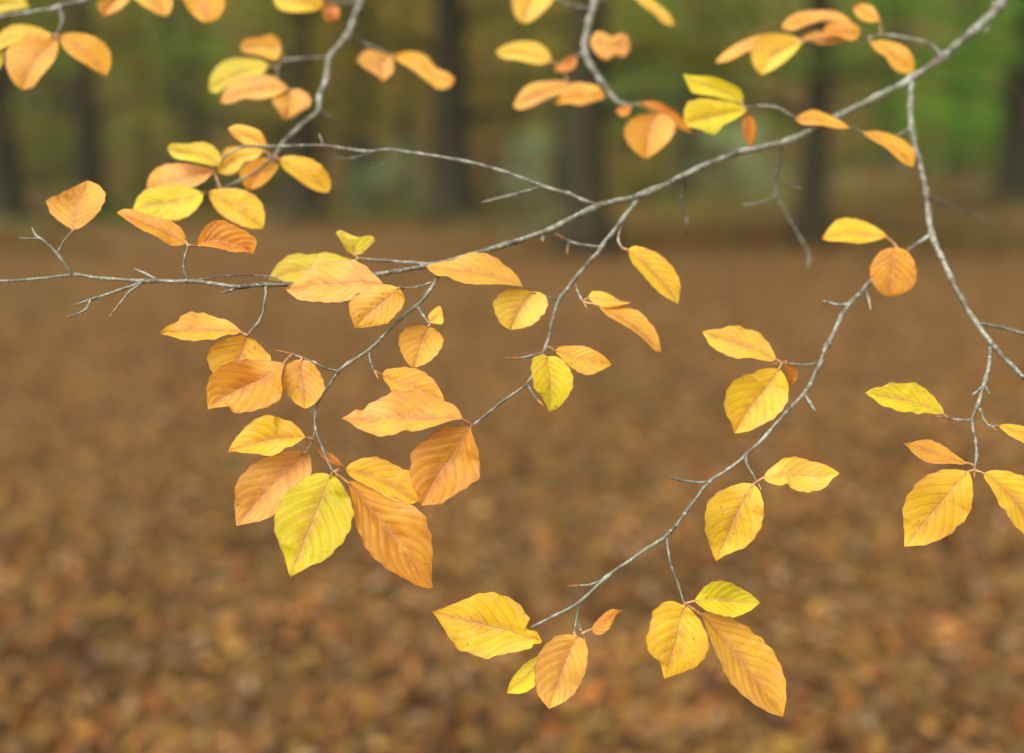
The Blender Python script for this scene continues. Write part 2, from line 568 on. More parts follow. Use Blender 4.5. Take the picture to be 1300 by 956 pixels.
def make_tree(px, py, wpx, label, pal, lean=0.0, low=2.6, top=13.0, spread=4.0, count=4200, seed=1, group='beech trees standing in the wood'):
    R = random.Random(seed)
    b = on_ground(px, py)
    dist = b.y
    rad = wpx * dist / FPX / 2
    b.z = ground_z(b.x, b.y) - 0.1
    t = empty('beech_tree', b, label, 'tree', group)
    tb = Tubes()
    H = top * 0.9
    pts, rr = [], []
    for i in range(15):
        u = i / 14
        pts.append(b + Vector((lean * u * H + 0.10 * noise.noise(Vector((seed, u * 3, 0))), 0.12 * noise.noise(Vector((seed, u * 3, 5))), u * H)))
        rr.append(rad * (1 - 0.72 * u) * (1 + 0.7 * math.exp(-u * H / 0.35)))
    tb.tube(pts, rr, 14)
    ends = []
    for k in range(9):
        u = 0.22 + 0.07 * k
        p0 = b + Vector((lean * u * H, 0, u * H))
        a = R.random() * 6.283
        Lb = spread * R.uniform(0.6, 1.0)
        q = [p0 + Vector((math.cos(a), math.sin(a), 0)) * Lb * s + Vector((0, 0, (0.55 * s - 0.35 * s * s) * Lb * R.uniform(0.5, 1.1))) for s in (0, .33, .66, 1)]
        r0 = rad * (1 - 0.72 * u) * 0.42
        tb.tube(q, [r0, r0 * .7, r0 * .45, r0 * .15], 7)
        ends += q[1:]
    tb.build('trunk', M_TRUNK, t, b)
    clumps = []
    for _ in range(46):
        e = R.choice(ends)
        p = e + Vector((R.gauss(0, spread * .30), R.gauss(0, spread * .30), R.gauss(0, 0.9)))
        p.z = max(low + 0.3, p.z)
        clumps.append((p, R.uniform(0.5, 1.15), R.uniform(0.65, 1.35), R.choice(pal)))
    for _ in range(22):
        clumps.append((b + Vector((R.gauss(0, spread * .55), R.gauss(0, spread * .55), R.uniform(low + 2.5, top))), R.uniform(0.8, 1.6), R.uniform(0.65, 1.3), R.choice(pal)))
    items = []
    for _ in range(26):       # unseen clumps added overhead to shade the ground below
        a, q = R.random() * 6.283, R.uniform(0, 1) ** .5 * (spread + 4.5)
        clumps.append((b + Vector((math.cos(a) * q, math.sin(a) * q, R.uniform(7.5, top))), R.uniform(1.2, 2.0), R.uniform(0.65, 1.3), R.choice(pal)))
    for qi in range(count + 900):
        p, r, k, c = R.choice(clumps if qi < count else clumps[-26:])
        d = Vector((R.gauss(0, 1), R.gauss(0, 1), R.gauss(0, 0.42))) * r * 0.62
        nrm = Vector((R.gauss(0, .5), R.gauss(0, .5), 1)).normalized()
        a = R.random() * 6.283
        s = R.uniform(0.12, 0.24) * (1 if qi < count else 2.2)
        kk = k * R.uniform(.75, 1.25)
        items.append((p + d, nrm, Vector((math.cos(a), math.sin(a), 0)), s, s * .62, (c[0] * kk, c[1] * kk, c[2] * kk)))
    leaf_cloud('crown', items, M_FOL, t, b)


TREES = [
    (578, 289, 60, 'thick dark beech trunk left of centre, rising behind the fork of the bare grey twig', OLIVE, -0.022, 3.4, 13, 4.2, 4200),
    (744, 324, 60, 'nearest beech trunk, mossy at its base, standing right behind the fork of the main stem', OLIVE, 0.0, 3.2, 12, 3.6, 3600),
    (387, 286, 46, 'dark beech trunk behind the yellow leaves left of the thick leaning trunk', OLIVE, 0.006, 2.6, 12, 4.0, 4200),
    (1028, 316, 42, 'slim dark upright beech trunk behind the hanging bare forked twig', GREEN, 0.002, 3.0, 12, 3.2, 3600),
    (1288, 286, 46, 'dark beech trunk cut by the right edge of the photo', GREEN, 0.0, 2.4, 12, 4.0, 4200),
    (119, 270, 36, 'dim beech trunk behind the round single leaf on the forked left twig', GOLD + OLIVE, 0.004, 2.3, 13, 5.0, 4600),
    (12, 276, 44, 'dark beech trunk cut by the left edge of the photo', OLIVE, 0.0, 2.2, 13, 4.4, 4200),
    (470, 256, 18, 'thin far beech trunk in the pale green gap between two dark trunks', GOLD, 0.0, 2.8, 13, 5.0, 4600),
    (870, 258, 18, 'thin far beech trunk behind the short drooping bare twig', GREEN, 0.003, 2.8, 13, 5.0, 4600),
    (1130, 254, 16, 'thin far beech trunk behind the blurred far litter, right of the slim dark trunk', GREEN, 0.0, 2.6, 14, 5.5, 4800),
    (258, 258, 20, 'thin far beech trunk behind the cluster of yellow leaves at left', VIVID + OLIVE, 0.0, 2.6, 14, 5.0, 4600),
    (1210, 262, 18, 'thin beech trunk under bright green foliage near the right edge', VIVID, -0.004, 2.4, 13, 4.5, 4600),
    (655, 256, 20, 'thin far beech trunk between the two nearest dark trunks', GOLD, 0.004, 2.8, 13, 5.0, 4600),
]
for i, a in enumerate(TREES):
    make_tree(a[0], a[1], a[2], a[3], a[4], a[5], a[6], a[7], a[8], a[9], seed=31 + i)


def make_bush(px, py, h, w, label, pal, seed, count=1500):
    R = random.Random(seed)
    b = on_ground(px, py)
    b.z = ground_z(b.x, b.y)
    t = empty('holly_bush', b, label, 'bush', 'holly bushes under the trees')
    tb = Tubes()
    for k in range(6):
        a = R.random() * 6.283
        q = [b + Vector((0, 0, -0.1)), b + Vector((math.cos(a) * w * .15, math.sin(a) * w * .15, h * .4)), b + Vector((math.cos(a) * w * .35, math.sin(a) * w * .35, h * .85))]
        tb.tube(q, [0.03, 0.02, 0.008], 6)
    tb.build('stem', M_TRUNK, t, b)
    cl = [(b + Vector((R.gauss(0, w * .24), R.gauss(0, w * .24), R.uniform(.12, .95) * h)), R.uniform(.25, .45), R.uniform(.6, 1.3), R.choice(pal)) for _ in range(26)]
    items = []
    for _ in range(count):
        p, r, k, c = R.choice(cl)
        q = p + Vector((R.gauss(0, r), R.gauss(0, r), R.gauss(0, r * .7)))
        q.z = max(q.z, b.z + 0.05)
        nrm = Vector((R.gauss(0, .7), R.gauss(0, .7), 1)).normalized()
        s = R.uniform(.09, .17)
        kk = k * R.uniform(.75, 1.25)
        items.append((q, nrm, Vector((R.gauss(0, 1), R.gauss(0, 1), R.gauss(0, .3))), s, s * .5, (c[0] * kk, c[1] * kk, c[2] * kk)))
    leaf_cloud('crown', items, M_FOL, t, b)


make_bush(507, 262, 3.2, 3.0, 'pale green bush added for the distant light between the two dark trunks left of centre', PALE, 3)  # pale bushes added for distant light between trunks, its brightness in their colour
make_bush(668, 262, 3.4, 1.8, 'small pale green bush added for the distant light behind the forked bare twig', PALE, 4)
make_bush(930, 262, 3.0, 3.4, 'pale green bush added for the distant light left of the slim dark trunk', PALE, 5)
make_bush(1165, 262, 3.2, 4.6, 'bright green bush behind the hanging side bough at right', VIVID, 6, 2000)
make_bush(1245, 268, 3.4, 3.4, 'bright green bush beside the trunk at the right edge', VIVID, 7, 2000)
make_bush(1085, 256, 2.0, 3.4, 'low dull green bush right of the slim dark trunk', OLIVE, 8)
make_bush(190, 262, 2.6, 4.6, 'dull olive bush behind the leaves at left', OLIVE, 9)
make_bush(62, 264, 2.8, 4.0, 'dull olive bush beside the trunk at the left edge', OLIVE, 10)
make_bush(318, 262, 2.4, 3.6, 'dull olive bush left of the dark trunk behind the yellow leaves', OLIVE, 12)
make_bush(805, 258, 2.0, 3.4, 'low dull green bush right of the nearest mossy trunk', OLIVE, 13)


BROWN = [(0.26, 0.15, 0.04), (0.18, 0.10, 0.03), (0.32, 0.20, 0.06), (0.22, 0.16, 0.035)]


def undergrowth():
    R = random.Random(55)
    items = []
    pts = []
    for _ in range(620):
        y = 18 + 42 * R.random() ** 1.4
        x = R.uniform(-.62, .62) * y
        if noise.noise(Vector((x * .16, y * .12, 2))) < -0.05:
            continue
        pts.append((x, y, R.choice(BROWN if R.random() < max(.1, 1.1 - (y - 20) / 14) else GREEN + OLIVE + PALE), R.uniform(.15, .3 + min(.7, (y - 20) * .03)), R.uniform(.6, 1.2)))
    for _ in range(16000):
        x, y, c, h, k = R.choice(pts)
        q = Vector((x + R.gauss(0, .6), y + R.gauss(0, .6), 0))
        q.z = ground_z(q.x, q.y) + R.uniform(.03, 1) * h
        kk = k * R.uniform(.75, 1.25)
        s = R.uniform(.12, .22)
        items.append((q, Vector((R.gauss(0, .6), R.gauss(0, .6), 1)).normalized(), Vector((R.gauss(0, 1), R.gauss(0, 1), .1)), s, s * .5, (c[0] * kk, c[1] * kk, c[2] * kk)))
    o = leaf_cloud('undergrowth', items, M_FOL)
    o['kind'] = 'stuff'


undergrowth()


def far_woods():
    R = random.Random(99)
    tb = Tubes()
    for _ in range(90):
        x, y = R.uniform(-52, 52), R.uniform(47, 74)
        r = R.uniform(.15, .38)
        b = Vector((x, y, ground_z(x, y) - .2))
        tb.tube([b, b + Vector((R.uniform(-.2, .2), 0, 6)), b + Vector((R.uniform(-.5, .5), 0, 14))], [r, r * .8, r * .4], 8)
    nv = len(tb.v)
    items = []
    cl = []
    for _ in range(900):
        x, y = R.uniform(-56, 56), R.uniform(47, 76)
        g = noise.noise(Vector((x * .07, y * .05, 9)))
        side = x / 50
        pal = GREEN if (g + side * .35 > .12) else (GOLD if g < -.12 else OLIVE)
        cl.append((Vector((x, y, ground_z(x, y) + R.uniform(.6, 15))), R.uniform(.8, 2.2), R.uniform(.5, 1.3), R.choice(pal)))
    for _ in range(34000):
        p, r, k, c = R.choice(cl)
        q = p + Vector((R.gauss(0, r), R.gauss(0, r), R.gauss(0, r * .6)))
        nrm = Vector((R.gauss(0, .6), R.gauss(0, .6), 1)).normalized()
        s = R.uniform(.3, .6)
        kk = k * R.uniform(.75, 1.25)
        items.append((q, nrm, Vector((R.gauss(0, 1), R.gauss(0, 1), R.gauss(0, .3))), s, s * .6, (c[0] * kk, c[1] * kk, c[2] * kk)))
    o = leaf_cloud('far_woods', items, M_FOL)
    # the trunks of the same far wood go into the same mesh
    me2 = bpy.data.meshes.new('t')
    me2.from_pydata([tuple(v) for v in tb.v], [], tb.f)
    bm = bmesh.new()
    bm.from_mesh(o.data)
    n0 = len(bm.faces)
    bm.from_mesh(me2)
    bm.faces.ensure_lookup_table()
    for f in bm.faces[n0:]:
        f.material_index = 1
    bm.to_mesh(o.data)
    bm.free()
    o.data.materials.append(M_TRUNK)
    o['kind'] = 'stuff'


far_woods()

# ------------------------------------------------------------------ the beech branches in focus
# a shoot is a list of (x, y, depth, width) measured on the photograph; depth in metres along the view, width in photo pixels
LEAF_COL = {
    'Y': ((240, 198, 38), (238, 184, 50)),
    'y': ((242, 202, 58), (240, 190, 78)),
    'O': ((230, 166, 44), (212, 138, 46)),
    'o': ((238, 182, 48), (232, 166, 68)),
    'P': ((238, 182, 68), (228, 160, 82)),
    'G': ((206, 200, 18), (232, 204, 40)),
    'g': ((208, 198, 44), (224, 196, 62)),
    'D': ((216, 138, 32), (192, 110, 36)),
}


class Branch:
    def __init__(self, name, origin_px, label, cat='branch'):
        self.o = at(*origin_px)
        self.root = empty(name, self.o, label, cat)
        self.shoots = {}
        self.cur = None

    def twig(self, key, name, shoots, buds=(), label=None):
        tb = Tubes()
        pool = []
        for sh in shoots:
            dense = catmull(sh, 7)
            pool += [q for q in dense if q[3] > 0]
            pts, rr = [], []
            R = random.Random(int(abs(sh[0][0]) * 7 + abs(sh[0][1])))
            ph = R.random() * 10
            acc = 0
            for i, q in enumerate(dense):
                p = at(q[0], q[1], q[2])
                if i:
                    acc += (p - pts[-1]).length
                w = max(q[3] * (1.08 - 0.26 * min(1, max(0, (q[2] - .64) / .12))), 1.3) * q[2] / FPX / 2
                wob = Vector((noise.noise(Vector((acc * 90, ph, 0))), noise.noise(Vector((acc * 90, ph, 7))), noise.noise(Vector((acc * 90, ph, 14))))) * w * 0.45
                pts.append(p + wob if 0 < i < len(dense) - 1 else p)
                knob = max(0, noise.noise(Vector((acc * 160, ph, 3)))) ** 1.5 * 0.8
                # swelling at forks (control points)
                k = i % 7
                sw = 0.30 * math.exp(-min(k, 7 - k) ** 2 / 1.5) if 0 < i < len(dense) - 1 else 0
                rr.append(w * (0.9 + knob + sw))
            tb.tube(pts, rr, 10, mat=0)
        for (x, y, d, x2, y2, w) in buds:
            a, b = at(x, y, d), at(x2, y2, d - 0.003)
            ww = w * d / FPX / 2
            P = [a.lerp(b, u) for u in (0, .15, .35, .6, .85, 1)]
            tb.tube(P, [ww * .55, ww * .8, ww, ww * .8, ww * .4, ww * .08], 8, mat=1)
        o = tb.build(name, [M_TWIG, M_BUD], self.root, self.o)
        if label:
            o['label'] = label
        self.shoots[key] = (o, pool)
        return o

    def leaf(self, key, col, base, tip, A, B, dz=0.0, slope=0.0, fold=None, cup=None, pet=True, d=None, veins=8, mid=0.5, tilt=1.0, label=None, curl=0.0, rib=1.0):
        parent, pool = self.shoots[key]
        seed = int(base[0] * 13 + base[1] * 7 + tip[0])
        R = random.Random(seed)
        near = min(pool, key=lambda q: (q[0] - base[0]) ** 2 + (q[1] - base[1]) ** 2)
        nd = math.hypot(near[0] - base[0], near[1] - base[1])
        d0 = (near[2] if d is None else d) + dz

        def side(pts):
            c = catmull([base] + list(pts) + [tip], 10)
            L = [0]
            for i in range(1, len(c)):
                L.append(L[-1] + math.hypot(c[i][0] - c[i - 1][0], c[i][1] - c[i - 1][1]))
            return c, L

        def samp(cl, t):
            c, L = cl
            s = t * L[-1]
            for i in range(1, len(L)):
                if L[i] >= s:
                    u = (s - L[i - 1]) / max(L[i] - L[i - 1], 1e-6)
                    return (c[i - 1][0] + (c[i][0] - c[i - 1][0]) * u, c[i - 1][1] + (c[i][1] - c[i - 1][1]) * u)
            return c[-1]
        cA, cB = side(A), side(B)
        NT, NS = 60, 11
        Lpx = math.hypot(tip[0] - base[0], tip[1] - base[1])
        Lm = max(Lpx, 62) * d0 / FPX
        uy = (tip[1] - base[1]) / max(Lpx, 1)
        ux = (tip[0] - base[0]) / max(Lpx, 1)
        if fold is None:
            fold = 0.12 + 0.25 * R.random()
        if cup is None:
            cup = R.uniform(-0.0025, 0.003)
        wave_a, wave_p = R.uniform(0.0008, 0.0022), R.random() * 6.28
        ridge_k = rib * R.uniform(0.00028, 0.0006) * (1.35 if col in 'OP' else 1.0)
        below = 1.0 if (base[1] + tip[1]) / 2 > 215 else 0.45
        verts, uvs, faces = [], [], []
        for i in range(NT + 1):
            t = i / NT
            a, b = samp(cA, t), samp(cB, t)
            st = (base[0] + (tip[0] - base[0]) * t, base[1] + (tip[1] - base[1]) * t)
            av = ((a[0] + b[0]) / 2, (a[1] + b[1]) / 2)
            mpx = (st[0] * (1 - mid) + av[0] * mid, st[1] * (1 - mid) + av[1] * mid)
            prof = math.sin(math.pi * min(1, t ** 0.85)) ** 0.8 if 0 < t < 1 else 0
            w0 = 0.30 * Lm * prof
            for j in range(-NS, NS + 1):
                s = j / NS
                e = a if s < 0 else b
                sa = abs(s)
                ser = 1 + (0.022 * math.cos(2 * math.pi * (t - 0.33) * veins) + 0.012 * noise.noise(Vector((t * 9, s, seed * .1)))) * sa ** 3
                x = mpx[0] + (e[0] - mpx[0]) * sa * ser
                y = mpx[1] + (e[1] - mpx[1]) * sa * ser
                wpx = math.hypot(e[0] - mpx[0], e[1] - mpx[1])
                w = wpx * d0 / FPX
                hid = math.sqrt(max(0, w0 * w0 - w * w)) * 0.55 * tilt
                ey = (e[1] - mpx[1])
                sg = (-1 if ey > 0 else 1) * below
                # V fold along the midrib, cupped edges, waves, ridges between the side veins
                ph = (t - 0.33 * sa ** 1.12) * veins + (0.4 if s > 0 else 0.0)
                ridge = (abs((ph % 1.0) - 0.5) * 2)              # 0 on the vein line, 1 between
                ridge = 1 - (1 - ridge) ** 2
                amp = ridge_k * (0.55 + 0.9 * abs(noise.noise(Vector((t * 3.1, s * 1.4, seed * .37)))) * 2) * min(1, sa * 3) * math.sin(math.pi * min(1, max(0, t))) ** .5
                z = sg * hid * sa - fold * w * sa + cup * sa * sa * math.sin(math.pi * t) - ridge * amp
                z += wave_a * math.sin(t * 7 + wave_p + (1.5 if s > 0 else 0)) * sa
                z += slope * t + 0.004 * curl * t * t
                z += 0.0012 * noise.noise(Vector((x * .03, y * .03, seed)))
                verts.append(at(x, y, d0 + z))
                uvs.append((s, t))
        W = 2 * NS + 1
        for i in range(NT):
            for j in range(W - 1):
                faces.append((i * W + j, i * W + j + 1, (i + 1) * W + j + 1, (i + 1) * W + j))
        nleaf = len(faces)
        # stalk
        if pet and nd > 1.5:
            b0 = at(base[0] + (tip[0] - base[0]) * 0.03, base[1] + (tip[1] - base[1]) * 0.03, d0 - 0.0006)
            a0 = at(near[0], near[1], near[2])
            mid_ = a0.lerp(b0, .5) + Vector((0, 0, 0.06 * (a0 - b0).length))
            P = [a0, a0.lerp(mid_, .7) * .8 + a0.lerp(b0, .35) * .2, mid_, mid_.lerp(b0, .5), b0]
            tbp = Tubes()
            r = 0.00078
            tbp.tube(P, [r * 1.5, r * 1.1, r, r, r * .9], 6)
            n0 = len(verts)
            verts += tbp.v
            faces += [tuple(n0 + q for q in f) for f in tbp.f]
        me = bpy.data.meshes.new('leaf')
        me.from_pydata([tuple(v - self.o) for v in verts], [], faces)
        ul = me.uv_layers.new(name='UVMap')
        for p in me.polygons:
            if p.index < nleaf:
                for li in p.loop_indices:
                    ul.data[li].uv = uvs[me.loops[li].vertex_index]
            else:
                p.material_index = 1
        smooth(me)
        o = link('leaf', me, [M_LEAF, M_PET], parent)
        ca, cb = LEAF_COL[col]
        j1 = R.uniform(.94, 1.05) * (1.08 if d0 > .70 else 1.0)  # leaves farther back tinted brighter: missing light put into their colour
        jg = R.uniform(.95, 1.05)
        la, lb = lin(ca), lin(cb)
        o['tint_a'] = (la[0] * j1, la[1] * j1 * jg, la[2] * j1)
        o['tint_b'] = (lb[0] * j1, lb[1] * j1 * jg, lb[2] * j1)
        o['vein_count'] = float(veins)
        if label:
            o['label'] = label
        return o


# ---- the large branch that crosses the picture
mb = Branch('beech_branch', (1310, -40, .80), 'long grey beech branch with yellow and orange leaves, crossing the whole picture in focus')
mb.twig('main', 'stem', [
    [(1400, -125, .84, 18), (1310, -40, .80, 16), (1272, 4, .785, 14), (1240, 36, .775, 13), (1195, 72, .76, 12), (1157, 101, .75, 11), (1110, 125, .742, 10), (1060, 150, .735, 9.5),
     (1000, 179, .72, 9), (940, 193, .71, 8.5), (885, 215, .70, 8), (820, 245, .685, 8), (757, 263, .67, 8), (700, 290, .66, 6.8), (640, 311, .65, 6.4), (590, 326, .642, 6), (540, 338, .635, 5.6),
     (480, 348, .63, 5.2), (430, 355, .627, 5), (370, 361, .622, 5), (338, 361, .62, 5.2), (300, 364, .618, 5.4), (270, 360, .618, 4.6), (240, 357, .62, 4.6), (185, 357, .623, 4.6), (130, 353, .628, 4),
     (94, 349, .633, 3.8), (50, 354, .64, 3.2), (0, 357, .645, 3.2), (-60, 362, .65, 3)],
    [(183, 357, .623, 3), (150, 369, .619, 3), (118, 379, .616, 2.8), (94, 388, .615, 2)],
    [(116, 380, .616, 2.4), (107, 394, .614, 2.4), (88, 402, .613, 1.8)],
    [(182, 358, .623, 2.8), (165, 370, .617, 2.8), (150, 388, .613, 2.4)],
    [(200, 355, .622, 2.2), (186, 348, .63, 2.4), (171, 341, .634, 1.6)],
    [(92, 349, .633, 3.2), (73, 322, .628, 3.2), (55, 305, .626, 3), (46, 299, .626, 2.6), (41, 289, .626, 2)],
    [(50, 302, .626, 2.4), (38, 303, .628, 2), (25, 302, .63, 1.4)],
    [(73, 321, .628, 2.4), (82, 305, .626, 2.2), (92, 294, .625, 2.2)],
    [(252, 355, .63, 2), (300, 349, .645, 2), (345, 352, .65, 1.8), (360, 358, .64, 1.6)],
    [(300, 366, .618, 3), (288, 370, .616, 3), (280, 372, .615, 1.6)],
    [(240, 357, .62, 2.8), (233, 340, .617, 2.8), (235, 325, .615, 2.6), (239, 312, .614, 2.4)],
    [(338, 362, .62, 3), (336, 385, .613, 3), (332, 402, .609, 3), (320, 419, .606, 2.6), (314, 426, .605, 2.4)],
    [(868, 225, .70, 3.6), (866, 258, .712, 3.6), (872, 281, .72, 3.6), (872, 304, .73, 2.6)],
    [(560, 336, .64, 3.4), (520, 333, .65, 3.4), (490, 331, .655, 3.2), (455, 328, .655, 2.6)],
    [(1255, 30, .78, 5), (1252, 40, .775, 3)],
    [(690, 299, .66, 5), (689, 306, .655, 3)],
], buds=[(150, 388, .613, 138, 403, 2.8), (88, 402, .613, 84, 404, 2.4), (92, 294, .625, 97, 291, 3.4)])
mb.leaf('main', 'o', (93, 292), (111, 229), [(81, 285), (68, 275), (61, 265), (60, 253), (73, 247), (92, 238), (102, 233)], [(103, 289), (115, 280), (126, 268), (134, 252), (133, 244), (124, 234)], slope=.012, label='round orange leaf alone on the forked left twig')
mb.leaf('main', 'O', (238, 308), (148, 270), [(232, 292), (218, 281), (195, 275), (172, 267), (158, 265)], [(228, 312), (215, 311), (198, 300), (180, 292), (163, 281)], dz=.01)
mb.leaf('main', 'O', (247, 312), (321, 323), [(258, 290), (270, 281), (282, 279), (300, 287), (315, 295), (326, 306)], [(262, 313), (280, 316), (295, 320), (310, 320)], dz=.005)
mb.leaf('main', 'o', (307, 421), (202, 424), [(296, 411), (285, 405), (274, 403), (262, 398), (252, 397), (241, 396), (230, 401), (225, 408), (210, 415)], [(297, 425), (288, 425), (272, 431), (259, 431), (247, 433), (230, 431), (214, 426)])
mb.leaf('main', 'o', (314, 427), (290, 490), [(305, 426), (290, 429), (276, 435), (267, 442), (263, 455), (266, 467), (275, 480)], [(325, 433), (335, 443), (343, 452), (344, 465), (330, 478), (310, 487)], dz=.002)
mb.leaf('main', 'g', (450, 324), (426, 295), [(440, 318), (433, 306)], [(462, 320), (476, 304), (470, 299), (455, 301), (441, 296), (433, 292)], veins=6, label='small yellow-green leaf above the grey stem')
mb.leaf('main', 'g', (452, 332), (341, 355), [(427, 323), (414, 320), (395, 323), (373, 322), (358, 330), (347, 343)], [(430, 345), (400, 356), (365, 358)], dz=.004, d=.648)
mb.leaf('main', 'P', (487, 360), (362, 366), [(474, 347), (462, 336), (447, 330), (428, 331), (406, 332), (390, 341), (378, 355)], [(472, 367), (452, 374), (444, 381), (425, 384), (403, 383), (381, 381), (368, 373)], d=.617, pet=False)
mb.leaf('main', 'o', (664, 364), (541, 338), [(655, 348), (642, 337), (630, 327), (617, 322), (602, 320), (587, 324), (575, 330), (558, 333)], [(648, 362), (630, 361), (600, 361), (580, 357), (568, 351), (555, 350), (546, 344)], d=.628, pet=False)

# twig with the low left leaf group
mb.twig('t4', 'twig', [
    [(560, 333, .637, 4), (556, 352, .632, 4.4), (542, 374, .626, 4.6), (530, 388, .622, 4.6), (508, 405, .617, 4.2), (470, 443, .608, 4), (442, 461, .604, 3.8), (430, 471, .602, 3.8), (419, 488, .600, 3.4),
     (402, 515, .598, 3.4), (401, 544, .597, 3), (411, 573, .595, 2.8), (423, 600, .593, 2.8)],
    [(530, 388, .622, 2.8), (537, 401, .62, 2.8), (546, 412, .618, 2.4)],
    [(468, 444, .608, 2.6), (470, 458, .606, 2.6), (476, 472, .605, 2)],
    [(430, 471, .602, 3), (415, 468, .602, 3), (399, 460, .602, 3), (383, 454, .603, 2.8), (372, 450, .604, 2.2)],
    [(402, 515, .598, 3.4), (398, 520, .597, 3.6), (394, 523, .597, 3)],
    [(401, 544, .597, 2.6), (397, 560, .597, 2.4), (391, 568, .597, 2.2), (387, 575, .597, 2)],
    [(548, 358, .629, 2), (530, 364, .626, 2), (512, 366, .622, 1.8)],
], buds=[(372, 450, .604, 349, 444, 3), (476, 472, .605, 481, 482, 3), (423, 600, .593, 429, 607, 3.4), (396, 560, .597, 388, 575, 3)])
mb.leaf('t4', 'o', (506, 365), (451, 417), [(490, 361), (472, 365), (455, 373), (444, 383), (444, 398), (448, 410)], [(513, 375), (512, 388), (502, 400), (492, 410), (475, 414), (462, 416)], d=.609)
mb.leaf('t4', 'o', (544, 414), (526, 467), [(530, 413), (516, 416), (508, 424), (506, 434), (508, 444), (513, 455), (519, 463)], [(553, 418), (560, 425), (563, 432), (559, 444), (549, 456), (538, 463)], label='small round orange leaf')
mb.leaf('t4', 'y', (546, 410), (557, 388), [(543, 402), (549, 394)], [(562, 411), (562, 398), (560, 390)], veins=5, label='tiny curled leaf')
mb.leaf('t4', 'o', (484, 477), (564, 509), [(490, 469), (502, 467), (517, 466), (532, 469), (542, 475), (551, 482), (557, 492), (562, 501)], [(488, 483), (494, 491), (500, 499), (520, 507), (545, 512)], dz=.004)
mb.leaf('t4', 'O', (362, 461), (264, 520), [(344, 458), (325, 457), (310, 456), (300, 458), (284, 463), (270, 474), (264, 483), (262, 497), (263, 510)], [(358, 472), (357, 485), (359, 497), (352, 510), (332, 519), (308, 524), (295, 523), (292, 516), (280, 517), (270, 518)], dz=-.010, label='large brownish orange leaf overlapping its neighbour', rib=1.8)
mb.leaf('t4', 'o', (383, 456), (387, 519), [(373, 458), (362, 465), (358, 480), (358, 488), (363, 498), (374, 511)], [(396, 460), (406, 473), (411, 485), (412, 495), (403, 509), (396, 515)], dz=-.006, slope=-.004)
mb.leaf('t4', 'Y', (388, 555), (289, 575), [(380, 544), (369, 535), (358, 532), (347, 527), (333, 528), (320, 535), (308, 546), (295, 562)], [(382, 559), (372, 566), (362, 569), (353, 576), (343, 579), (335, 578), (325, 576), (308, 575), (296, 573)], dz=-.004)
mb.leaf('t4', 'P', (385, 574), (300, 668), [(375, 572), (358, 574), (342, 578), (330, 584), (320, 590), (308, 602), (300, 613), (298, 629), (298, 647)], [(392, 576), (395, 585), (395, 600), (387, 620), (370, 638), (352, 651), (336, 660), (318, 664)], dz=.006, slope=-.004, mid=.3)
mb.leaf('t4', 'G', (420, 603), (368, 733), [(407, 600), (391, 605), (372, 617), (361, 627), (354, 642), (349, 657), (348, 671), (354, 690), (361, 707), (365, 722)], [(428, 607), (438, 621), (445, 634), (449, 650), (446, 665), (440, 682), (426, 698), (413, 711), (397, 717), (382, 725)], dz=-.010, slope=-.006, mid=.35, veins=9, label='large yellow-green leaf in front of the lowest left group')
mb.leaf('t4', 'Y', (438, 596), (530, 637), [(445, 588), (459, 582), (476, 580), (488, 583), (498, 588), (511, 595), (520, 598), (526, 612), (531, 625)], [(446, 606), (460, 614), (474, 621), (488, 630), (503, 637), (520, 640)], dz=.006)
mb.leaf('t4', 'O', (441, 611), (550, 747), [(457, 611), (476, 617), (495, 627), (515, 638), (530, 646), (540, 657), (546, 675), (549, 692), (549, 713), (548, 732)], [(445, 625), (448, 644), (451, 663), (457, 680), (467, 700), (482, 715), (499, 727), (513, 734), (526, 742), (538, 746)], dz=0, mid=.35, veins=9, tilt=.5, label='largest orange leaf, deeply ribbed', rib=2.2)
mb.leaf('t4', 'D', (437, 594), (401, 568), [(429, 583), (420, 576), (410, 573)], [(428, 590), (418, 587), (408, 580)], veins=5, dz=.004, label='small shrivelled brown leaf')

# twig to the middle pair
mb.twig('t3', 'twig', [
    [(812, 248, .685, 4.5), (806, 258, .68, 5.6), (790, 278, .672, 5.2), (765, 312, .66, 5), (735, 348, .648, 4.6), (712, 378, .64, 4.6), (702, 402, .634, 4.4), (695, 435, .626, 4), (682, 462, .617, 3.4),
     (669, 487, .611, 3.2), (640, 508, .606, 3), (620, 524, .603, 3.2), (600, 540, .600, 2.6)],
    [(764, 313, .66, 3), (735, 310, .67, 3), (716, 303, .677, 2.4)],
    [(724, 306, .675, 2), (721, 312, .676, 2)],
    [(729, 358, .646, 3), (735, 374, .64, 3), (741, 384, .636, 2.2)],
    [(706, 381, .638, 2.4), (692, 376, .632, 2.2)],
    [(690, 447, .622, 3), (672, 452, .62, 2.6), (660, 455, .619, 2)],
    [(669, 487, .611, 2.6), (676, 499, .608, 2.4), (682, 507, .607, 2)],
    [(788, 284, .672, 3), (785, 305, .665, 3), (790, 315, .66, 2.4)],
], buds=[(716, 303, .677, 704, 296, 3), (721, 311, .676, 720, 324, 3.4), (741, 384, .636, 746, 393, 3.4), (660, 455, .619, 641, 454, 3), (682, 507, .607, 691, 516, 3)])
mb.leaf('t3', 'y', (676, 370), (648, 419), [(655, 367), (640, 369), (628, 380), (627, 393), (632, 405), (638, 413)], [(688, 372), (695, 380), (694, 392), (688, 401), (678, 411), (662, 417)], dz=-.002)
mb.leaf('t3', 'Y', (797, 317), (861, 386), [(806, 312), (820, 315), (836, 322), (849, 333), (858, 345), (864, 360), (863, 373)], [(802, 333), (815, 348), (828, 363), (840, 374), (852, 381)], dz=-.004)
